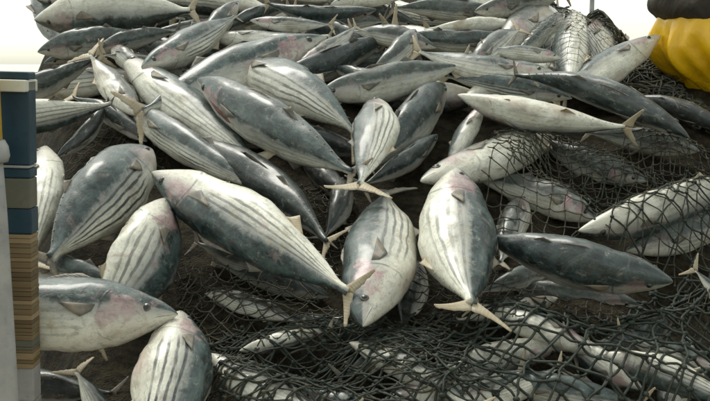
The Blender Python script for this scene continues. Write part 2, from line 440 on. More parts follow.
    for ang, u0 in ((0, .69), (math.pi, .735)):
        V = []; Fc = []
        for k in range(6):
            u = u0 + k * (.955 - u0) / 6; p = sh.pt(u, ang, -.002); sz = 1 if ang == 0 else -1; b0 = len(V)
            w_ = L * .003; l_ = L * .018; h_ = L * .004
            V += [p + Vector((0, w_, 0)), p + Vector((0, -w_, 0)), p + Vector((l_ * .6, -w_, 0)), p + Vector((l_ * .6, w_, 0)), p + Vector((l_, 0, sz * h_))]
            Fc += [(b0, b0 + 1, b0 + 2, b0 + 3), (b0, b0 + 4, b0 + 1), (b0 + 1, b0 + 4, b0 + 2), (b0 + 2, b0 + 4, b0 + 3), (b0 + 3, b0 + 4, b0)]
        tag(mesh_obj('finlet_row', V, Fc, M['fin_dark'], root, False), kind='stuff')
    FISH.append(root); tag(root, label, 'fish', group)
    return root

G_ = 'tuna heaped in the net'
def fish(*a, **k): return tuna(*a, group=G_, **k)
U, D, Lf, Rt = (0, -1), (0, 1), (-1, 0), (1, 0)
# -- foreground and middle of the heap
fish((154, 172), (350, 291), (1, -1), -3, .15, 'large tuna lying diagonally, cream striped belly up, slate back low, pink cheek', 0.86, (.55, .9, .05, .75), bend=.05, tail_rot=70, tail_spread=.72)
fish((152, 147), (50, 256), (1, 1), -4, .10, 'dark slate backed tuna with four bold belly stripes, nose up beside the pale bruised fish', 1.42, (.42, .5, .05, .95), tail_dark=True)
fish((172, 200), (100, 335), (-1, 0), 18, (.13, .03), 'pale striped tuna, pink bruised head poking up between dark striped fish and big white-bellied fish', 1.5, (.56, 1, .05, .7))
fish((173, 318), (-70, 300), (0, 1), 12, (.19, .16), 'big white bellied tuna with mauve gill, its snout resting on the striped fish', 1.15, (.62, .8, .0, .25), pect=.3)
fish((186, 311), (146, 480), (-1, .1), 14, (.13, .10), 'tuna with broad dark stripes and pink cheek under the white-bellied fish snout', 1.3, (.50, .9, .05, 1), flat=1.1)
fish((366, 324), (388, 192), (1, 0), 2, (.13, .06), 'tuna lying head downhill, pink gill, slate flank, under the crossed tail fins', 1.18, (.55, 1, .1, .75), tail_dark=True)
fish((380, 96), (364, 181), (1, 0), 8, (.16, .17), 'small striped tuna standing head uphill with splayed tan tail fin', 1.02, (.56, .5, .15, .75), tail_rot=62, tail_spread=1.25)
fish((453, 176), (468, 312), (-1, 0), 13, (.16, .15), 'cream striped tuna pointing uphill with forked tan tail spread over black net', 1.3, (.60, .9, .12, .72), tail_rot=75, tail_spread=1.15)
fish((424, 184), (566, 126), (.3, 1), 62, (.11, -.02), 'cream bellied tuna, mauve spot by the gill, tucked above the striped fish head', 0.82, (.82, .8, .12, .15), under=True)
fish((456, 99), (624, 131), (.1, -1), 50, .13, 'slender pale tuna with sharp pinkish snout below the black fish', 0.80, (.66, .5, .45, .2))
fish((694, 131), (520, 69), (.3, 1), -66, .15, 'slim blackish tuna lying diagonally across the white-bellied fish', 0.78, (.25, .1, .1, .3), tail_dark=True, tail_spread=.5)
fish((656, 39), (552, 101), (.6, 1), 34, (.12, .05), 'white bellied tuna pointing up at the bright sky gap', 0.90, (.68, .7, .02, .1))
fish((672, 284), (478, 238), (0, 1), -58, (.14, .11), 'slate blue tuna, back up, pink tinged snout lying over the net', 1.18, (.30, .45, .05, .35), tail_dark=True)
# -- dark and striped fish left of the middle
fish((198, 81), (352, 174), (-.7, 1), -34, .15, 'dark blue tuna with pointed head and red gash behind jaw', 0.86, (.36, .9, .08, .3), tail_dark=True, tail_spread=.6)
fish((228, 62), (356, 124), (-.6, 1), 24, (.07, .11), 'white striped tuna narrowing to the tail above dark blue fish', 0.92, (.62, .3, .05, .8))
fish((322, 39), (140, 112), (.5, 1), 12, (.13, .08), 'big pale silver tuna with mauve gill patch, head towards the crest', 0.93, (.66, 1, .05, .1), pect=.3)
fish((122, 58), (256, 162), (-.6, 1), 30, (.10, .06), 'white bellied tuna sliding down beside the slim dark striped fish', 0.76, (.68, .5, .05, .55))
fish((122, 102), (262, 192), (-.5, 1), -8, .06, 'slim dark tuna with fine pale streaks above the large diagonal fish', 0.56, (.40, .2, .2, .9), tail_dark=True, tail_spread=.5)
fish((196, 140), (338, 240), (-.6, 1), -52, (.05, .07), 'long dark smooth tuna lying behind the large diagonal fish', 0.72, (.22, .1, .25, .2), tail_rot=80, tail_spread=.55)
fish((446, 84), (372, 168), (1, .6), -40, (.07, .04), 'blue grey tuna back wedged under the wide mottled fish', 1.08, (.30, .2, .1, .2), tail_dark=True, tail_spread=.4)
fish((316, 96), (462, 66), (0, 1), -2, .11, 'wide mottled grey tuna lying below the crossed pale tails', 0.95, (.58, .25, .55, .15), tail_rot=60, tail_spread=.9)
fish((440, 136), (366, 186), (.5, 1), -40, .03, 'small bluish tuna in the gap beside the cream bellied fish', 0.80, (.3, .1, .2, .1), tail_dark=True)
fish((482, 106), (446, 168), (1, 0), 30, (.09, .0), 'little pinkish tuna head peeping out under the slender pale fish', 0.96, (.62, .9, .3, .2), tail_spread=.5)
# -- left edge
fish((34, 18), (190, 9), (0, -1), 8, .13, 'mottled grey tuna with dark eye, snout against the open sky', 1.22, (.60, .5, .6, .1), bend=.03)
fish((142, 70), (236, 18), (.5, 1), 8, .13, 'striped tuna with pink cheek and grey back below the mottled grey fish', 0.95, (.52, .9, .1, .9), tail_spread=.5)
fish((138, 118), (92, 58), (-1, .5), 20, (.06, .13), 'brownish pink tuna under a cluster of tan tail fins', 1.04, (.55, .9, .7, .2), tail_rot=68, tail_spread=1.5)
fish((-20, 104), (100, 60), (0, 1), -30, (.06, .10), 'dusky tuna with ragged tan tail beside the cream striped fish', 0.88, (.3, .2, .5, .2), tail_rot=40, tail_spread=1.2)
fish((-60, 128), (112, 106), (0, -1), 30, (.12, .11), 'cream striped tuna lying level, its head hidden behind the navy panel', 0.90, (.66, .1, .1, .6), tail_dark=True, tail_spread=.4)
fish((44, 146), (28, 262), (1, .2), 24, (.11, .06), 'cream striped tuna upright between navy panel and dark slate fish', 1.16, (.62, .3, .1, .75))
fish((43, 60), (150, 44), (0, 1), -35, .03, 'grey tuna half buried under the mottled fish snout', 0.80, (.36, .3, .2, .2))
fish((12, 262), (134, 290), (0, 1), -10, .03, 'dull grey tuna in the shade under the dark slate fish', 1.04, (.5, .1, .3, .4), tail_dark=True)
fish((128, 480), (80, 372), (-1, 0), 10, (.02, .06), 'tuna showing only its tan tail below the white-bellied fish', 0.88, (.5, .2, .3, .4), tail_rot=50, tail_spread=1.15)
# -- towards the crest
fish((552, 76), (418, 56), (.1, 1), 30, .12, 'cream tuna lying level with pink snout by the black fish', 0.86, (.66, .8, .2, .35), tail_rot=70)
fish((572, 98), (446, 76), (.1, 1), -12, .08, 'dark streaked tuna squeezed above the slender pale fish', 0.76, (.48, .1, .15, .9), tail_rot=75, tail_spread=1.1)
fish((514, 41), (392, 37), (0, 1), -22, .11, 'dull grey tuna lying level with pale tail fins crossing', 0.84, (.42, .3, .35, .4), tail_rot=55, tail_spread=1.3)
fish((532, 27), (428, 28), (0, -1), 20, .08, 'brown headed tuna with a pale belly edge near crest', 0.76, (.55, .4, .8, .2), tail_dark=True)
fish((508, 16), (396, 6), (0, 1), -25, .09, 'grey backed tuna near the crest below a white belly', 0.84, (.42, .2, .4, .5), tail_dark=True)
fish((520, 8), (416, -12), (0, 1), 40, .06, 'white bellied tuna lying along the crest', 0.80, (.68, .4, .2, .2))
fish((376, 15), (268, 9), (0, 1), -45, .13, 'blue grey tuna lying level along the crest', 0.82, (.30, .2, .1, .2), tail_rot=75, tail_spread=1.0)
fish((220, 29), (294, 4), (0, 1), -45, .10, 'small blue grey tuna ending in an orange tail fin', 0.80, (.34, .2, .2, .2), tail_rot=20, tail_spread=.8)
fish((380, 52), (290, 14), (0, 1), -38, .07, 'dark blue tuna diving under the crossed pale tails', 0.90, (.28, .1, .1, .3), tail_dark=True)
fish((272, 84), (394, 36), (0, 1), -42, .09, 'dark tuna wedged between wide mottled fish and pale silver fish', 0.84, (.26, .1, .1, .3), tail_rot=48, tail_spread=1.2)
fish((204, 38), (330, 40), (0, 1), 52, .09, 'narrow cream tuna behind the pale silver fish', 0.72, (.72, .3, .15, .1), tail_spread=.5)
fish((274, 10), (150, -2), (0, -1), 18, .10, 'pale streaked tuna along the crest beside the mottled grey fish', 0.84, (.60, .2, .5, .6), tail_dark=True)
fish((216, 20), (150, 34), (0, 1), 10, .05, 'orange tinged tuna in the hollow by the striped fish', 0.72, (.55, .8, .7, .2), tail_spread=1.0)
fish((360, -4), (250, -14), (0, 1), 30, .06, 'pale tuna half over the crest above blue grey fish', 0.84, (.6, .3, .4, .3))
fish((420, 24), (330, 2), (0, 1), -40, .04, 'brownish dark tuna in the hollow near the crest', 0.80, (.22, .1, .6, .2), tail_dark=True)
fish((504, 46), (560, 10), (0, 1), 20, (.09, .0), 'round brown snouted tuna peering from under the net veil', 1.12, (.5, .6, .8, .1))
# -- under or behind netting on the right
fish((574, 11), (568, 92), (1, .2), 24, (.13, .07), 'silver grey tuna standing nose up under a pale net veil', 0.96, (.56, .7, .1, .3), under=True)
fish((566, 12), (508, 66), (1, .6), -6, (.10, .05), 'thin grey tuna leaning under the pale net veil', 0.68, (.52, .2, .1, .2), under=True, tail_spread=.5)
fish((600, 20), (592, 88), (1, 0), 10, (.06, .02), 'rusty grey tuna behind the net at the end of the crest', 1.04, (.52, 1, .5, .2), under=True)
fish((730, 128), (624, 94), (0, 1), -66, .06, 'blackish tuna lying on the net below yellow trousers', 0.88, (.18, .1, .3, .1), tail_dark=True)
fish((582, 236), (746, 176), (0, -1), 34, .07, 'white bellied tuna lying slantwise caught under square net meshes', 0.82, (.72, .2, .12, .2), under=True)
fish((646, 184), (534, 140), (0, 1), -20, .0, 'bluish tuna under fine net below the black fish', 1.04, (.44, .9, .4, .3), under=True, tail_dark=True)
fish((600, 218), (478, 176), (0, 1), 5, .0, 'dusky pink tuna lying beneath the fine grey net', 1.04, (.48, 1, .7, .2), under=True, tail_dark=True)
fish((630, 252), (740, 216), (0, 1), -10, .0, 'grey tuna under the net below the white caught fish', 1.00, (.50, .2, .6, .3), under=True)
fish((764, 330), (694, 272), (0, 1), 10, (.05, .12), 'tuna whose ragged pale tail sticks up through the net', 0.88, (.5, .4, .4, .4), tail_rot=35, tail_spread=1.25, under=True)
fish((594, 352), (476, 302), (.2, 1), 48, .06, 'pinkish white tuna beneath the black net below slate blue fish', 1.06, (.70, 1, .25, .2), under=True)
fish((600, 352), (742, 404), (.1, -1), 8, .06, 'teal grey tuna with striped flank beneath coarse net', 0.96, (.50, .3, .15, .9), under=True)
fish((492, 378), (640, 404), (0, 1), -20, .04, 'teal backed tuna beneath the black net, low on heap', 0.96, (.44, .3, .1, .4), under=True)
fish((206, 360), (340, 424), (0, 1), 52, .07, 'white bellied tuna beneath bunched black net', 1.04, (.74, .2, .1, .2), under=True)
fish((352, 340), (476, 406), (0, 1), 48, .06, 'whitish tuna showing in patches through tangled black net', 0.92, (.70, .4, .3, .3), under=True)
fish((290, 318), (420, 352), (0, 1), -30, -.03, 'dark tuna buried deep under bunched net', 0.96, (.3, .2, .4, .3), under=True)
fish((690, 340), (660, 420), (1, 0), 10, .0, 'brownish tuna beneath the net beside the ragged tail', 1.04, (.5, .6, .7, .3), under=True)

fish((36, 0), (168, -14), (0, -1), 10, .10, 'pale tuna stretched along the crest over the mottled grey fish', 1.15, (.6, .4, .5, .4), bend=.0)
fish((37, 50), (150, 36), (0, 1), -20, .08, 'smoky grey tuna directly below the mottled grey fish head', 1.1, (.46, .4, .3, .3), bend=.0, tail_dark=True)
fish((240, 352), (330, 330), (0, -1), 30, .02, 'buff tuna beneath the net folds by the broad striped fish', .95, (.62, .6, .5, .4), under=True)
fish((450, 404), (560, 372), (0, 1), 45, .05, 'white and rose tuna under net at the foot of the heap', 1.0, (.68, 1, .3, .4), under=True)
fish((640, 392), (560, 330), (1, 0), 25, .03, 'rose flanked tuna crossing below the pinkish white fish', 1.1, (.62, 1, .3, .5), under=True)
fish((720, 372), (620, 334), (0, 1), 20, .04, 'silver tuna under coarse net near the ragged tail', 1.0, (.6, .5, .3, .8), under=True)
fish((330, 3), (414, -6), (0, 1), 30, .12, 'short pale tuna lying over the brownish dark fish', .95, (.62, .4, .5, .3))
fish((436, 46), (352, 30), (0, 1), 0, .12, 'short mottled tuna between the crossed pale tails', .95, (.5, .4, .5, .4))
fish((476, 12), (566, -6), (0, 1), -10, .12, 'short brown tuna beside the white belly on crest', 1.0, (.42, .5, .9, .3))
fish((92, 50), (176, 30), (0, 1), -25, .12, 'short grey tuna under the mottled grey fish belly', .9, (.44, .3, .4, .4), tail_dark=True)
fish((562, 58), (486, 50), (0, 1), 30, .14, 'short cream tuna, pink nosed, near the leaning thin fish', .95, (.64, 1, .3, .4))
fish((250, 22), (330, 26), (0, 1), 20, .12, 'short rosy tuna between the two blue grey crest fish', .8, (.58, .9, .5, .4))
fish((398, 92), (330, 66), (0, 1), -25, .08, 'short dusky tuna beside the wide mottled fish', .95, (.35, .3, .4, .4), tail_dark=True)
# half buried in the hollows
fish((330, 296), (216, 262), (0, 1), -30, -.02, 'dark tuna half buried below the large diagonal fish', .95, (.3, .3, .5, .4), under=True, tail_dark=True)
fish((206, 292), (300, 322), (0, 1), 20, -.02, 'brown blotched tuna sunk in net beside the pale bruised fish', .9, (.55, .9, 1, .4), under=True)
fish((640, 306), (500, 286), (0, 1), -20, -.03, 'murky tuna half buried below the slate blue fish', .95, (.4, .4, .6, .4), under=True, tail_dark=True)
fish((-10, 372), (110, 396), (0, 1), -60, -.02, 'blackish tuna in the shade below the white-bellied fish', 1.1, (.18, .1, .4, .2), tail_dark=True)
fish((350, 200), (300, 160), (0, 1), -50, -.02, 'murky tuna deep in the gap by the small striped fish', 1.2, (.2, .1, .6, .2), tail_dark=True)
fish((70, -24), (60, 50), (1, 0), -10, (.02, .0), 'grey tuna end-on behind the mottled grey fish, closing the crest edge', 1.35, (.45, .4, .5, .3), tail_spread=.4, bend=0, tail_dark=True)
fish((420, 30), (372, 76), (1, .6), -10, (.15, .10), 'steeply angled grey tuna across the crossed pale tails', 1.0, (.48, .3, .5, .4))
fish((466, 76), (520, 26), (1, .5), 6, (.10, .15), 'steeply angled drab tuna across the cream level fish', .95, (.52, .6, .6, .5))
fish((238, 2), (196, 50), (1, .6), -15, (.15, .10), 'steeply angled slate tuna by the small blue grey fish', .95, (.40, .3, .4, .5), tail_spread=.6)
fish((300, 66), (356, 30), (0, 1), 14, (.11, .14), 'tilted rusty tuna over the dark wedged fish', .9, (.55, .9, .7, .4), tail_spread=.8)
fish((110, 44), (150, 82), (-1, .6), 0, (.12, .08), 'tilted brown tuna among the tan tail fins', 1.0, (.5, .7, .9, .4), tail_spread=.6)
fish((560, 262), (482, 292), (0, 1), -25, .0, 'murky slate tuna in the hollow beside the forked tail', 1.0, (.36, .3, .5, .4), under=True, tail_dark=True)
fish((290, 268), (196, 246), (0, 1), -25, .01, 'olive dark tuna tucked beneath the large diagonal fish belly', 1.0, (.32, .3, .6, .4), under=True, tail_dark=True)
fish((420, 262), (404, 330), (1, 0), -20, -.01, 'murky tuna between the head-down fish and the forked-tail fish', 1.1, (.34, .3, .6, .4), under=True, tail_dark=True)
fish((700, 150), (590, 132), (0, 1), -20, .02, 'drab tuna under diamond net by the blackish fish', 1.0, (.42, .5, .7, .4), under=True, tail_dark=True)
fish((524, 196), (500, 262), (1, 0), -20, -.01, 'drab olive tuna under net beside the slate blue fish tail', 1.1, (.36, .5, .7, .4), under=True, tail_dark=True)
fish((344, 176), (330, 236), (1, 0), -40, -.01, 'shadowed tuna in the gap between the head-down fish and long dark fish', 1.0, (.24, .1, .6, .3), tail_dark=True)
# -- more tails in the tangle by the panel and more fish below the lowest net
fish((150, 140), (76, 96), (0, 1), -40, (.02, .07), 'dusky tuna with torn tan tail in the hollow above the dark slate fish', .9, (.2, .1, .5, .2), tail_spread=1.1)
fish((60, 160), (112, 100), (1, 0), -45, (.0, .08), 'black brown tuna, tan tail raised among the tangled tails', .9, (.2, .1, .6, .2), tail_spread=1.0)
fish((190, 74), (104, 54), (0, 1), 10, (.02, .13), 'rusty tuna, torn tail spread below the mottled grey fish', .85, (.5, .6, .9, .2), tail_spread=1.15)
fish((452, 336), (340, 372), (0, 1), -30, .02, 'teal tuna with dull belly below the net folds', 1.0, (.40, .4, .5, .4), under=True, tail_dark=True)
fish((560, 344), (420, 384), (0, -1), 30, .03, 'rosy brown tuna beneath the net by the forked tail', 1.0, (.6, 1, .8, .3), under=True)
fish((380, 404), (520, 372), (0, 1), 40, .04, 'cream tuna patchy under knotted net, beside the whitish fish', 1.0, (.66, .6, .4, .3), under=True)
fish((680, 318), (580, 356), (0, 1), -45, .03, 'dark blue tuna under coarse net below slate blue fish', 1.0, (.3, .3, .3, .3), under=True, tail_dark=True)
fish((300, 392), (410, 436), (0, 1), -20, .05, 'slate tuna at the foot of the net folds', 1.1, (.42, .4, .4, .6), under=True, tail_dark=True)
fish((560, 300), (460, 322), (0, -1), 35, .0, 'pale brown tuna just under the forked tail', .9, (.6, .7, .8, .3), under=True, tail_spread=.5)
# -- fish lower in the heap, glimpsed in the gaps
for x, y_, words in [(150, 50, 'pale tuna glimpsed between the mottled grey fish and the striped one'), (70, 84, 'grey tuna sunk beside the navy panel under tan tails'),
        (240, 18, 'tuna squeezed under the small blue grey fish'), (330, 30, 'tuna under the dark blue diving fish'), (400, 15, 'tuna behind the dull grey fish near crest'),
        (520, 85, 'tuna under the blackish fish nose'), (440, 50, 'tuna under the cream level fish'), (350, 60, 'tuna under the dark wedged fish'),
        (200, 60, 'tuna sliver under the pale silver fish'), (300, 140, 'tuna in the dark gap below the dark blue fish'), (540, 50, 'tuna in the gap under the thin leaning fish'), (180, 15, 'tuna sliver behind the striped fish tail'),
        (560, 60, 'tuna beside the upright silver grey fish'), (400, 95, 'tuna under the wide mottled fish')]:
    rg = random.Random(int(x * 7 + y_)); an = rg.uniform(-.6, .6); ln = (58 + .22 * y_) * rg.uniform(.85, 1.1); fl = rg.choice((-1, 1))
    dx, dy = math.cos(an) * ln * fl, math.sin(an) * ln * .55 * fl
    lf = rg.uniform(-.02, .03)
    fish((x - dx, y_ - dy), (x + dx, y_ + dy), (0, rg.choice((1, 1, -1))), rg.uniform(-50, 45), (lf + rg.uniform(-.03, .03), lf + rg.uniform(-.02, .04)),
         words, rg.uniform(.85, 1.0), (rg.uniform(.2, .6), rg.uniform(.1, .9), rg.uniform(.1, .8), rg.uniform(.2, .9)), tail_dark=rg.random() < .35)
# torn red gash on the dark blue fish
def gash(root, u0, u1, v0, v1):
    sh, sg = SHAPES[root.name]; V = []; Fc = []; uvs = []; nu, nv = 12, 8
    for off in (.0035, -.004):
        for i in range(nu + 1):
            for k in range(nv + 1):
                f, h = i / nu, k / nv; w_ = math.sin(math.pi * f) ** .7 * (.75 + .3 * noise.noise(Vector((f * 7, h * 3, 1))))
                vv = (v0 + v1) / 2 + (h - .5) * (v1 - v0) * w_ + .05 * f
                V.append(sh.pt(u0 + (u1 - u0) * f, sg * math.pi * vv, off * math.sin(math.pi * h) * w_ + (.0 if off > 0 else -.003)))
    n1 = (nu + 1) * (nv + 1)
    for i in range(nu):
        for k in range(nv):
            q_ = i * (nv + 1) + k; Fc.append((q_, q_ + 1, q_ + nv + 2, q_ + nv + 1)); Fc.append((q_ + n1, q_ + n1 + nv + 1, q_ + n1 + nv + 2, q_ + n1 + 1))
    mesh_obj('gash', V, Fc, M['blood'], root)
M['blood'] = plain('raw_red_flesh', (.10, .012, .010), (.22, .04, .03), 60, .35, .8, .006, coat=.3)
gash(FISH[13], .17, .36, .50, .64)

# ------------------------------------------------------------------ nets
base = len(UNDER_V); UNDER_V.extend(BED[0]); UNDER_F.extend([tuple(base + q for q in f) for f in BED[1]])
BVH = BVHTree.FromPolygons([tuple(v) for v in UNDER_V], UNDER_F)
GS = .022
class Drape:
    """height above the heap face of a net laid over the things under it"""
    def __init__(s, s0, s1, t0, t1, slack=2):
        s.s0, s.t0 = s0, t0; s.nx = int((s1 - s0) / GS) + 2; s.ny = int((t1 - t0) / GS) + 2
        h = []
        for j in range(s.ny):
            row = []
            for i in range(s.nx):
                o = st_point(s0 + i * GS, t0 + j * GS, .7); hit = BVH.ray_cast(o, -NRM, 1.3)
                row.append((.7 - hit[3]) if hit[0] is not None else -.1)
            h.append(row)
        h = s.filt(h, max, 1)
        for _ in range(slack): h = s.filt(h, lambda q: sum(q) / len(q), 1)
        s.h = h
    def filt(s, h, fn, r):
        return [[fn([h[b][a] for b in range(max(0, j - r), min(s.ny, j + r + 1)) for a in range(max(0, i - r), min(s.nx, i + r + 1))]) for i in range(s.nx)] for j in range(s.ny)]
    def __call__(s, a, b):
        x = max(0, min(s.nx - 1.001, (a - s.s0) / GS)); y = max(0, min(s.ny - 1.001, (b - s.t0) / GS))
        i, j = int(x), int(y); fx, fy = x - i, y - j
        return (s.h[j][i] * (1 - fx) + s.h[j][i + 1] * fx) * (1 - fy) + (s.h[j + 1][i] * (1 - fx) + s.h[j + 1][i + 1] * fx) * fy
def inside(poly, x, y):
    r = False; n = len(poly)
    for i in range(n):
        (x1, y1), (x2, y2) = poly[i], poly[i - 1]
        if (y1 > y) != (y2 > y) and x < (x2 - x1) * (y - y1) / (y2 - y1) + x1: r = not r
    return r
def net(name, label, corners, cw, ch, rad, mat, seed, rot=0.0, warp=.03, lift=.008, slack=2, wig=.004, knot=2.0, loft=0.0, sub=5):
    poly = [plane_st(surf(px, py, .05)) for px, py in corners]
    xs = [p[0] for p in poly]; ys = [p[1] for p in poly]
    dr = Drape(min(xs) - .1, max(xs) + .1, min(ys) - .1, max(ys) + .1, slack)
    cx, cy = sum(xs) / len(xs), sum(ys) / len(ys); ca, sa = math.cos(rot), math.sin(rot)
    ext = max(max(xs) - min(xs), max(ys) - min(ys)) * .75
    root = empty(name, st_point(cx, cy, dr(cx, cy))); tag(root, label, 'net', 'fishing net laid over the catch')
    inv = root.location.copy()
    def warpf(p, q):
        w1 = warp * fbm(p * 2.3, q * 2.3, seed, 3) + warp * .35 * fbm(p * 9, q * 9, seed + 3, 2)
        w2 = warp * fbm(p * 2.3, q * 2.3, seed + 11, 3) + warp * .35 * fbm(p * 9, q * 9, seed + 17, 2)
        return p + w1 * 1.6, q + w2 * 1.6
    def pos(p, q, e):
        a, b = warpf(p, q); s_, t_ = cx + a * ca - b * sa, cy + a * sa + b * ca
        l = dr(s_, t_) + lift + loft * (.5 + .5 * fbm(s_ * 4, t_ * 4, seed + 31, 2)) + e
        return s_, t_, l
    ni = int(ext / ch) + 1; nj = int(ext / (cw / 2)) + 1
    kV, kF = [], []; rg = random.Random(seed)
    edge = lambda s_, t_: inside(poly, s_ + .05 * fbm(s_ * 6, t_ * 6, seed + 5, 3), t_ + .05 * fbm(s_ * 6, t_ * 6, seed + 8, 3))
    for i in range(-ni, ni + 1):
        runs = [[]]
        for j in range(-nj, nj):
            p0, q0 = j * cw / 2, (i + ((j + i) & 1)) * ch; p1, q1 = (j + 1) * cw / 2, (i + ((j + 1 + i) & 1)) * ch
            for k in range(sub):
                f = k / sub; env = math.sin(math.pi * f)
                p, q = p0 + (p1 - p0) * f, q0 + (q1 - q0) * f
                ww = noise.noise_vector(Vector((p * 22, q * 22, seed + i * .37))) * wig * env
                s_, t_, l = pos(p, q, ww.z * 1.2 - .004 * env)
                s_ += ww.x; t_ += ww.y
                if edge(s_, t_):
                    P = st_point(s_, t_, l) - inv
                    runs[-1].append(P)
                    if k == 0 and ((j + i) & 1): 
                        d = RIGHT * (rad * knot * rg.uniform(.8, 1.3)) + TDIR * rg.uniform(-.5, .5) * rad
                        tube([P - d, P - d * .5, P + d * .5, P + d], [rad * .7, rad * knot, rad * knot, rad * .7], 6, kV, kF)
                elif runs[-1]: runs.append([])
        for r_ in runs:
            if len(r_) > 4:
                V, Fc = [], []; tube(r_, rad, 5, V, Fc); mesh_obj('strand', V, Fc, mat, root)
    if kV: tag(mesh_obj('knots', kV, kF, mat, root), kind='stuff')
    return root
net('net_sheet', 'coarse black green net drawn over the lowest fish of the heap', [(196, 318), (232, 300), (340, 312), (430, 300), (500, 290), (600, 296), (672, 268), (730, 250), (740, 430), (190, 430)],
    .060, .030, .0031, M['net'], 3, rot=.08, warp=.026, slack=2, wig=.004)
net('net_sheet', 'bunched dark net folds piled beside the broad striped fish', [(198, 330), (240, 305), (330, 306), (440, 322), (500, 352), (500, 430), (190, 430)],
    .080, .019, .0021, M['net'], 19, rot=-.12, warp=.035, lift=.012, slack=3, wig=.005, loft=.02)
net('net_sheet', 'thick coarse net meshes sagging over the teal grey fish', [(440, 330), (520, 300), (600, 306), (690, 262), (740, 250), (740, 430), (420, 430)],
    .100, .046, .0030, M['net'], 71, rot=.3, warp=.04, lift=.014, slack=3, wig=.009, loft=.02)
net('net_sheet', 'limp fine net rucked under the coarse net', [(196, 318), (232, 296), (340, 308), (460, 296), (470, 430), (190, 430)],
    .052, .016, .0022, M['net_brown'], 83, rot=.2, warp=.06, lift=.003, slack=2, wig=.006, loft=.01)
net('net_sheet', 'brown slack net in the dark hollow under the large diagonal fish', [(176, 236), (200, 250), (262, 262), (330, 290), (420, 318), (340, 330), (190, 330)],
    .070, .032, .0019, M['net_brown'], 29, rot=.25, warp=.05, slack=3, wig=.006)
net('net_sheet', 'fine square grey net stretched over the white caught fish', [(490, 128), (540, 128), (640, 126), (730, 132), (730, 262), (640, 255), (560, 228), (484, 224)],
    .056, .030, .0017, M['net_brown'], 41, rot=.5, warp=.03, slack=2, wig=.003)
net('net_sheet', 'loose dark net meshes crossing the white caught fish', [(580, 165), (730, 150), (730, 330), (670, 300), (640, 262), (585, 232)],
    .082, .044, .0024, M['net'], 47, rot=.15, warp=.04, lift=.014, slack=3, wig=.008)
net('net_sheet', 'pale thin net veil over the upright silver grey fish', [(508, 8), (560, 4), (612, 14), (614, 84), (560, 82), (508, 70)],
    .040, .022, .0011, M['net_pale'], 53, rot=.3, warp=.025, slack=2, wig=.003)
net('net_sheet', 'brown net hanging in the dark gap beside the forked tail', [(300, 172), (360, 168), (352, 236), (334, 232)],
    .05, .025, .0015, M['net_brown'], 59, rot=.7, warp=.04, slack=3, wig=.005)

net('net_sheet', 'fine olive brown net lining the hollow below the large diagonal fish', [(170, 232), (205, 250), (262, 262), (336, 292), (430, 316), (420, 334), (190, 340)],
    .040, .020, .0014, M['net_brown'], 101, rot=-.3, warp=.04, lift=.004, slack=1, wig=.004)
net('net_sheet', 'fine olive brown net lining the hollow between forked tail and slate blue fish', [(480, 230), (500, 262), (560, 288), (670, 296), (700, 262), (720, 330), (470, 330), (410, 300), (420, 250)],
    .042, .021, .0014, M['net_brown'], 107, rot=.4, warp=.04, lift=.004, slack=1, wig=.004)
net('net_sheet', 'fine brown net lining the hollow above the dark slate fish', [(40, 120), (110, 100), (150, 118), (200, 165), (150, 160), (60, 170)],
    .042, .021, .0014, M['net_brown'], 113, rot=.2, warp=.04, lift=.004, slack=1, wig=.004)
net('net_sheet', 'fine brown net in the gap between small striped fish and long dark fish', [(250, 150), (345, 165), (352, 215), (345, 275), (300, 220)],
    .042, .021, .0014, M['net_brown'], 127, rot=-.5, warp=.04, lift=.004, slack=1, wig=.004)
def bundle(label, corners, count, length, rad, mats, seed, loft=.07, curl=9.0):
    """loose heap of netting: curling twine over the bed"""
    poly = [plane_st(surf(px, py, .03)) for px, py in corners]
    xs = [p[0] for p in poly]; ys = [p[1] for p in poly]; rg = random.Random(seed)
    dr = Drape(min(xs) - .2, max(xs) + .2, min(ys) - .2, max(ys) + .2, 2)
    cx, cy = sum(xs) / len(xs), sum(ys) / len(ys)
    root = empty('net_heap', st_point(cx, cy, dr(cx, cy))); tag(root, label, 'net', 'loose netting around the heap'); inv = root.location.copy()
    for q in range(count):
        for _ in range(40):
            a, b = rg.uniform(min(xs), max(xs)), rg.uniform(min(ys), max(ys))
            if inside(poly, a, b): break
        an = rg.uniform(0, 6.28); pts = []; l0 = rg.uniform(0, loft)
        for k in range(26):
            an += .55 * noise.noise(Vector((a * curl, b * curl, seed + q))) + rg.uniform(-.2, .2)
            a += math.cos(an) * length / 26; b += math.sin(an) * length / 26
            if not inside(poly, a, b): an += 1.2
            w_ = st_point(a, b, 0); 
            zb = bed_z(w_.x, w_.y); lift = max(dr(a, b), -.05)
            pts.append(st_point(a, b, lift + .006 + l0 * (.5 + .5 * noise.noise(Vector((a * 12, b * 12, q * .7))))) - inv)
        V, Fc = [], []; tube(pts, rad * rg.uniform(.8, 1.4), 5, V, Fc); mesh_obj('strand', V, Fc, rg.choice(mats), root)
    return root
bundle('tangled brown netting heaped below the yellow trousers', [(596, 92), (636, 64), (650, 50), (664, 66), (684, 86), (740, 112), (740, 130), (690, 118), (640, 102)], 150, .42, .0028, [M['net_brown'], M['net'], M['net_brown']], 5, .06)
bundle('knotted dark netting along the crest beside the sky gap', [(528, -14), (575, 0), (600, 22), (625, 40), (660, 44), (660, 52), (618, 50), (590, 32), (566, 14), (526, 4)], 110, .26, .0032, [M['net'], M['net_brown'], M['net_brown']], 6, .06, 14)
net('net_sheet', 'fine dark diamond net in the hollow under the black fish', [(536, 126), (600, 134), (730, 130), (730, 190), (640, 186), (560, 180), (500, 170)],
    .036, .020, .0019, M['net_brown'], 131, rot=.75, warp=.025, lift=.010, slack=2, wig=.003)

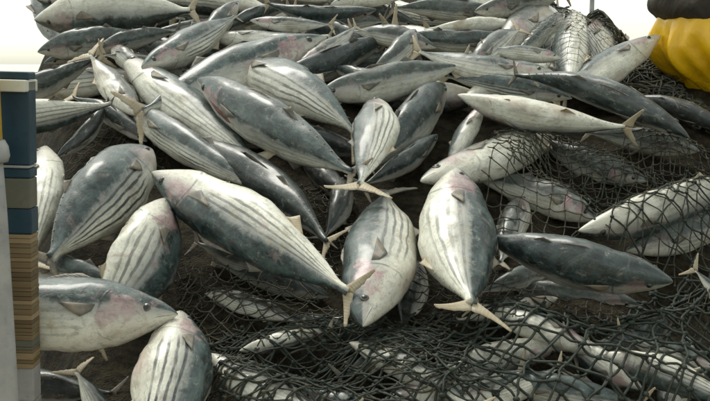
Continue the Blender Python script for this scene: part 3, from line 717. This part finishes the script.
# ------------------------------------------------------------------ painted panel, planks and post at the left
PY = 1.86
def pxz(py): return at(0, py, PY).z
def pxx(px): return at(px, 200, PY).x
panel = empty('side_panel', (pxx(20), PY + .03, 0.0))
tag(panel, 'navy boarded side panel with cream top rail and brown slats below', 'panel')
panel.rotation_euler = (0, R(1.57), 0)
xr = pxx(38) - .043; xl = xr - .62; pc = panel.location
def pslab(name, y0, y1, mat, dy=0.0, th=.045, xr_=None, bev=.003):
    za, zb = pxz(y1), pxz(y0); x1 = xr if xr_ is None else xr_
    return bm_obj(name, boxmesh((xl + x1) / 2 - pc.x, PY + th / 2 + dy - pc.y, (za + zb) / 2 - pc.z, x1 - xl, th, zb - za, bev), mat, panel)
pslab('board', 72, 79.6, M['navy'], .004)
rail = pslab('top_rail', 80, 92, M['cream'], -.014, .075); 
pslab('board', 80.2, 165.6, M['navy'], .004)
pslab('board', 166, 168.6, M['steel'], .000); pslab('board', 169, 178.6, M['navy'], .004)
pslab('board', 179, 209, M['olive'], .002); pslab('board', 209.4, 235, M['navy'], .006)
rg = random.Random(4); y = 235.4
while y < 368:
    h = rg.uniform(2.6, 6.4)
    pslab('slat', y, y + h, rg.choice([WOOD[0], WOOD[1], WOOD[1], WOOD[2]]) if not 338 < y < 348 else M['olive'], rg.uniform(-.001, .003), bev=.0008); y += h + .35
pslab('board', y, 402, M['grey'], .003)
bm_obj('base_board', boxmesh((xl + xr) / 2 - pc.x, PY + .025 - pc.y, pxz(402.5) / 2 - pc.z, xr - xl, .05, pxz(402.5), .003), M['grey'], panel)
# post in front of the panel: slim, pale, yellow above
post = empty('mooring_post', (pxx(0) + .010, PY - .05, 0)); tag(post, 'slim pale post with yellow upper half in front of the navy panel', 'post')
def turned(name, prof, mat, parent, n=18):
    V, Fc = [], []
    for z, r in prof:
        for k in range(n): V.append((r * math.cos(6.28318 * k / n), r * math.sin(6.28318 * k / n), z))
    for i in range(len(prof) - 1):
        for k in range(n): Fc.append((i * n + k, i * n + (k + 1) % n, (i + 1) * n + (k + 1) % n, (i + 1) * n + k))
    Fc.append(tuple(reversed(range(n)))); Fc.append(tuple((len(prof) - 1) * n + k for k in range(n)))
    return mesh_obj(name, V, Fc, mat, parent)
zt = pxz(160)
turned('shaft', [(0, .030), (.02, .030), (.3, .027), (zt - .1, .020), (zt, .017)], M['grey'], post)
turned('collar', [(zt + .001, .026), (zt + .012, .030), (zt + .03, .028), (zt + .042, .022)], M['steel'], post)
turned('upper_tube', [(zt + .043, .018), (zt + .2, .018), (zt + .5, .017), (zt + .52, .012)], M['yellow_paint'], post)
# far pole behind the crest
p = at(592, 5, 9.0)
pole = empty('mast_pole', (p.x, p.y, 0)); tag(pole, 'thin grey pole standing against the bright sky behind the crest', 'pole')
turned('shaft', [(-.0, .03), (p.z, .022), (p.z + 1.8, .02)], M['steel'], pole, 12); 
bm_obj('foot_plate', boxmesh(0, 0, .012, .16, .16, .024, .003), M['steel'], pole)
tag(bm_obj('jetty', boxmesh(1.2, 9.2, -.7, 10, 1.6, 1.4, .03), M['deck']), kind='structure')

# ------------------------------------------------------------------ person crouching at the right
def skin(name, joints, edges, mat, parent, root_i=0, levels=2):
    me = bpy.data.meshes.new(name); me.from_pydata([j[0] for j in joints], edges, []); me.update()
    o = bpy.data.objects.new(name, me); col.objects.link(o); o.parent = parent
    md = o.modifiers.new('skin', 'SKIN'); md.use_smooth_shade = True; md.branch_smoothing = .3
    for i, j in enumerate(joints):
        sv = me.skin_vertices[0].data[i]; r = j[1]; sv.radius = r if isinstance(r, tuple) else (r, r); sv.use_root = (i == root_i)
    ss = o.modifiers.new('subsurf', 'SUBSURF'); ss.levels = levels; ss.render_levels = levels
    me.materials.append(mat); return o
def crease(o, amt, sc):
    tx = bpy.data.textures.new('folds', 'CLOUDS'); tx.noise_scale = 1 / sc; tx.noise_depth = 2
    md = o.modifiers.new('fine', 'SUBSURF'); md.levels = 2; md.render_levels = 2
    d = o.modifiers.new('folds', 'DISPLACE'); d.texture = tx; d.strength = amt * 2; d.mid_level = .5; d.texture_coords = 'GLOBAL'
def fabric(name, a, b, rough, bump, coat=0):
    m = NM(name); oc = m.coord(); n = m.noise(oc, 5, 3, .5, 1.2); f = m.noise(m.scale(oc, (1, 1, .4)), 14, 4, .6, .8)
    m.set(Base_Color=m.mix(m.step(n, .3, .7), a, b), Roughness=rough, Coat_Weight=coat, Coat_Roughness=.3); m.bump(m.add(n, m.mul(f, .6)), bump, .03); return m.m
M['oilskin'] = fabric('yellow_oilskin', (.78, .44, .004), (.84, .50, .006), .36, .45, .15)
M['jacket'] = fabric('dark_jacket', (.022, .018, .012), (.05, .04, .026), .8, .8)
M['skin'] = plain('skin_brown', (.17, .09, .055), (.22, .12, .075), 30, .5, .2, .002)
M['hair'] = plain('hair_black', (.012, .01, .008), (.025, .02, .016), 80, .6, .6, .004)
M['boot'] = plain('rubber_boot', (.03, .032, .03), (.05, .05, .045), 12, .4, .2, .003, coat=.2)
hip = at(696, 56, 3.40); ground = lambda x, y: max(bed_z(x, y), 0)
person = empty('person', (hip.x + .15, hip.y, ground(hip.x + .15, hip.y)))
tag(person, 'person in yellow oilskin trousers and dark jacket crouching on the heap', 'person')
O = person.location
def q(dx, dy, dz): return (hip.x + dx - O.x, hip.y + dy - O.y, hip.z + dz - O.z)
def footz(dx, dy): return ground(hip.x + dx, hip.y + dy) - hip.z
fz1, fz2 = footz(.30, -.16), footz(.36, .14)
J = [(q(.04, 0, 0), (.07, .09)), (q(.09, 0, .18), (.06, .08)), (q(.17, 0, .36), (.09, .13)), (q(.26, 0, .50), (.08, .12)), (q(.31, 0, .57), .055), (q(.35, 0, .64), .05),
     (q(.02, -.10, -.02), .09), (q(.40, -.17, .05), .066), (q(.30, -.16, fz1 + .10), .045), (q(.42, -.17, fz1 + .04), .035),
     (q(.02, .10, -.02), .09), (q(.44, .16, .07), .066), (q(.36, .14, fz2 + .10), .045), (q(.48, .15, fz2 + .04), .035),
     (q(.25, -.20, .46), .058), (q(.36, -.26, .22), .044), (q(.52, -.20, .12), .032), (q(.57, -.19, .09), .03),
     (q(.25, .20, .46), .058), (q(.40, .24, .22), .044), (q(.56, .18, .13), .032), (q(.61, .17, .10), .03)]
E = [(0, 1), (1, 2), (2, 3), (3, 4), (4, 5), (0, 6), (6, 7), (7, 8), (8, 9), (0, 10), (10, 11), (11, 12), (12, 13), (3, 14), (14, 15), (15, 16), (16, 17), (3, 18), (18, 19), (19, 20), (20, 21)]
for wr in (17, 21):
    w0 = Vector(J[wr][0])
    for k in range(5):
        yy = (-.034 + .017 * k); base_i = len(J); ln = (.05, .07, .075, .07, .055)[k] if k else .045
        d1 = Vector((.7, yy * 6, -.35)) if k else Vector((.35, -.8, -.3)); d1.normalize(); d2 = Vector((.45, yy * 3, -.9)).normalized()
        a = w0 + Vector((.03 if k else .0, yy, -.005)); J.append((tuple(a), .010)); J.append((tuple(a + d1 * ln * .6), .009)); J.append((tuple(a + d1 * ln * .6 + d2 * ln * .5), .007))
        E += [(wr, base_i), (base_i, base_i + 1), (base_i + 1, base_i + 2)]
skin('body', J, E, M['skin'], person, 0, 2)
hd = Vector(q(.38, 0, .74))
bm = bmesh.new(); bmesh.ops.create_uvsphere(bm, u_segments=28, v_segments=20, radius=1)
for v in bm.verts:
    c = v.co.copy(); f = max(0, c.x)
    x, y_, z = c.x * .098, c.y * .076, c.z * .115
    if c.z < -.2: x -= .012 * (-c.z - .2) * (1 - f); y_ *= 1 - .25 * (-c.z - .2)
    nose = math.exp(-((c.y / .16) ** 2 + ((c.z + .12) / .22) ** 2)) * (f > .5); x += .028 * nose
    for sy in (-1, 1): x -= .012 * math.exp(-(((c.y - sy * .36) / .16) ** 2 + ((c.z - .06) / .12) ** 2)) * (f > .4)
    x += .008 * math.exp(-((c.y / .3) ** 2 + ((c.z + .48) / .08) ** 2)) * (f > .4)
    v.co = hd + Vector((x, y_, z))
head = bm_obj('head', bm, M['skin'], person, True)
for sy in (-1, 1):
    bm = bmesh.new(); bmesh.ops.create_uvsphere(bm, u_segments=12, v_segments=8, radius=.011)
    for v in bm.verts: v.co += hd + Vector((.082, sy * .028, .008))
    bm_obj('eye', bm, M['pupil'], head, True)
    bm = bmesh.new(); bmesh.ops.create_uvsphere(bm, u_segments=12, v_segments=8, radius=1)
    for v in bm.verts: v.co = hd + Vector((v.co.x * .018 - .005, v.co.y * .008 + sy * .078, v.co.z * .03))
    bm_obj('ear', bm, M['skin'], head, True)
bm = bmesh.new(); bmesh.ops.create_uvsphere(bm, u_segments=28, v_segments=20, radius=1)
bmesh.ops.delete(bm, geom=[v for v in bm.verts if v.co.z < .15 + .55 * v.co.x], context='VERTS')
for v in bm.verts: v.co = hd + Vector((v.co.x * .106, v.co.y * .084, v.co.z * .123)) * (1 + .02 * noise.noise(v.co * 9))
bm_obj('hair', bm, M['hair'], person, True)
TJ = [(q(.04, 0, .0), (.12, .14)), (q(.05, 0, .14), (.11, .13)), (q(.02, -.10, -.03), .125), (q(.22, -.15, .01), .11), (q(.42, -.17, .05), .085), (q(.34, -.165, fz1 * .5), .07), (q(.305, -.16, fz1 + .14), .062),
      (q(.02, .10, -.03), .125), (q(.24, .14, .02), .11), (q(.46, .16, .07), .085), (q(.40, .15, fz2 * .5), .07), (q(.365, .14, fz2 + .14), .062)]
tr_ = skin('trousers', TJ, [(0, 1), (0, 2), (2, 3), (3, 4), (4, 5), (5, 6), (0, 7), (7, 8), (8, 9), (9, 10), (10, 11)], M['oilskin'], person)
crease(tr_, .020, 8)
JJ = [(q(.00, 0, .055), (.235, .25)), (q(.03, 0, .18), (.215, .22)), (q(.17, 0, .36), (.135, .185)), (q(.26, 0, .50), (.10, .14)), (q(.29, 0, .55), .07),
      (q(.25, -.20, .46), .075), (q(.36, -.26, .22), .060), (q(.50, -.205, .13), .048), (q(.25, .20, .46), .075), (q(.40, .24, .22), .060), (q(.54, .185, .14), .048)]
V, Fc = [], []; NA, NZ = 96, 44
for i in range(NZ + 1):
    f = i / NZ; dz = .165 - .40 * f
    for k in range(NA):
        th = 6.28318 * k / NA; ff = sstep(0, .5, f)
        fold = .010 * math.sin(th * 9 + 2.2 * fbm(th * .8, f * 1.5, 3, 2)) + .008 * math.sin(th * 17 + 3 * fbm(math.cos(th) * 2, f * 2, 7, 2) + f * 3)
        rx = .150 + .030 * math.sin(math.pi * min(1, f * 1.5)) - .085 * sstep(.45, 1, f) + fold * (.3 + ff) + .012 * fbm(math.cos(th) * 2.5, math.sin(th) * 2.5, f * 3, 3)
        cxx = .035 + .15 * sstep(.28, 1, f) ** 1.1
        V.append(Vector(q(cxx + rx * math.cos(th), rx * 1.15 * math.sin(th), dz)))
for i in range(NZ):
    for k in range(NA):
        k2 = (k + 1) % NA; Fc.append((i * NA + k, (i + 1) * NA + k, (i + 1) * NA + k2, i * NA + k2))
sk = mesh_obj('trouser_seat', V, Fc, M['oilskin'], person)
sm = sk.modifiers.new('cloth', 'SOLIDIFY'); sm.thickness = .004
jk_ = skin('jacket', JJ, [(0, 1), (1, 2), (2, 3), (3, 4), (3, 5), (5, 6), (6, 7), (3, 8), (8, 9), (9, 10)], M['jacket'], person)
crease(jk_, .02, 8)
for dx, dy, fz in ((.30, -.16, fz1), (.36, .14, fz2)):
    skin('boot', [(q(dx, dy, fz + .20), .066), (q(dx, dy, fz + .07), .055), (q(dx + .10, dy, fz + .045), (.045, .05)), (q(dx + .17, dy, fz + .035), (.032, .042))], [(0, 1), (1, 2), (2, 3)], M['boot'], person)
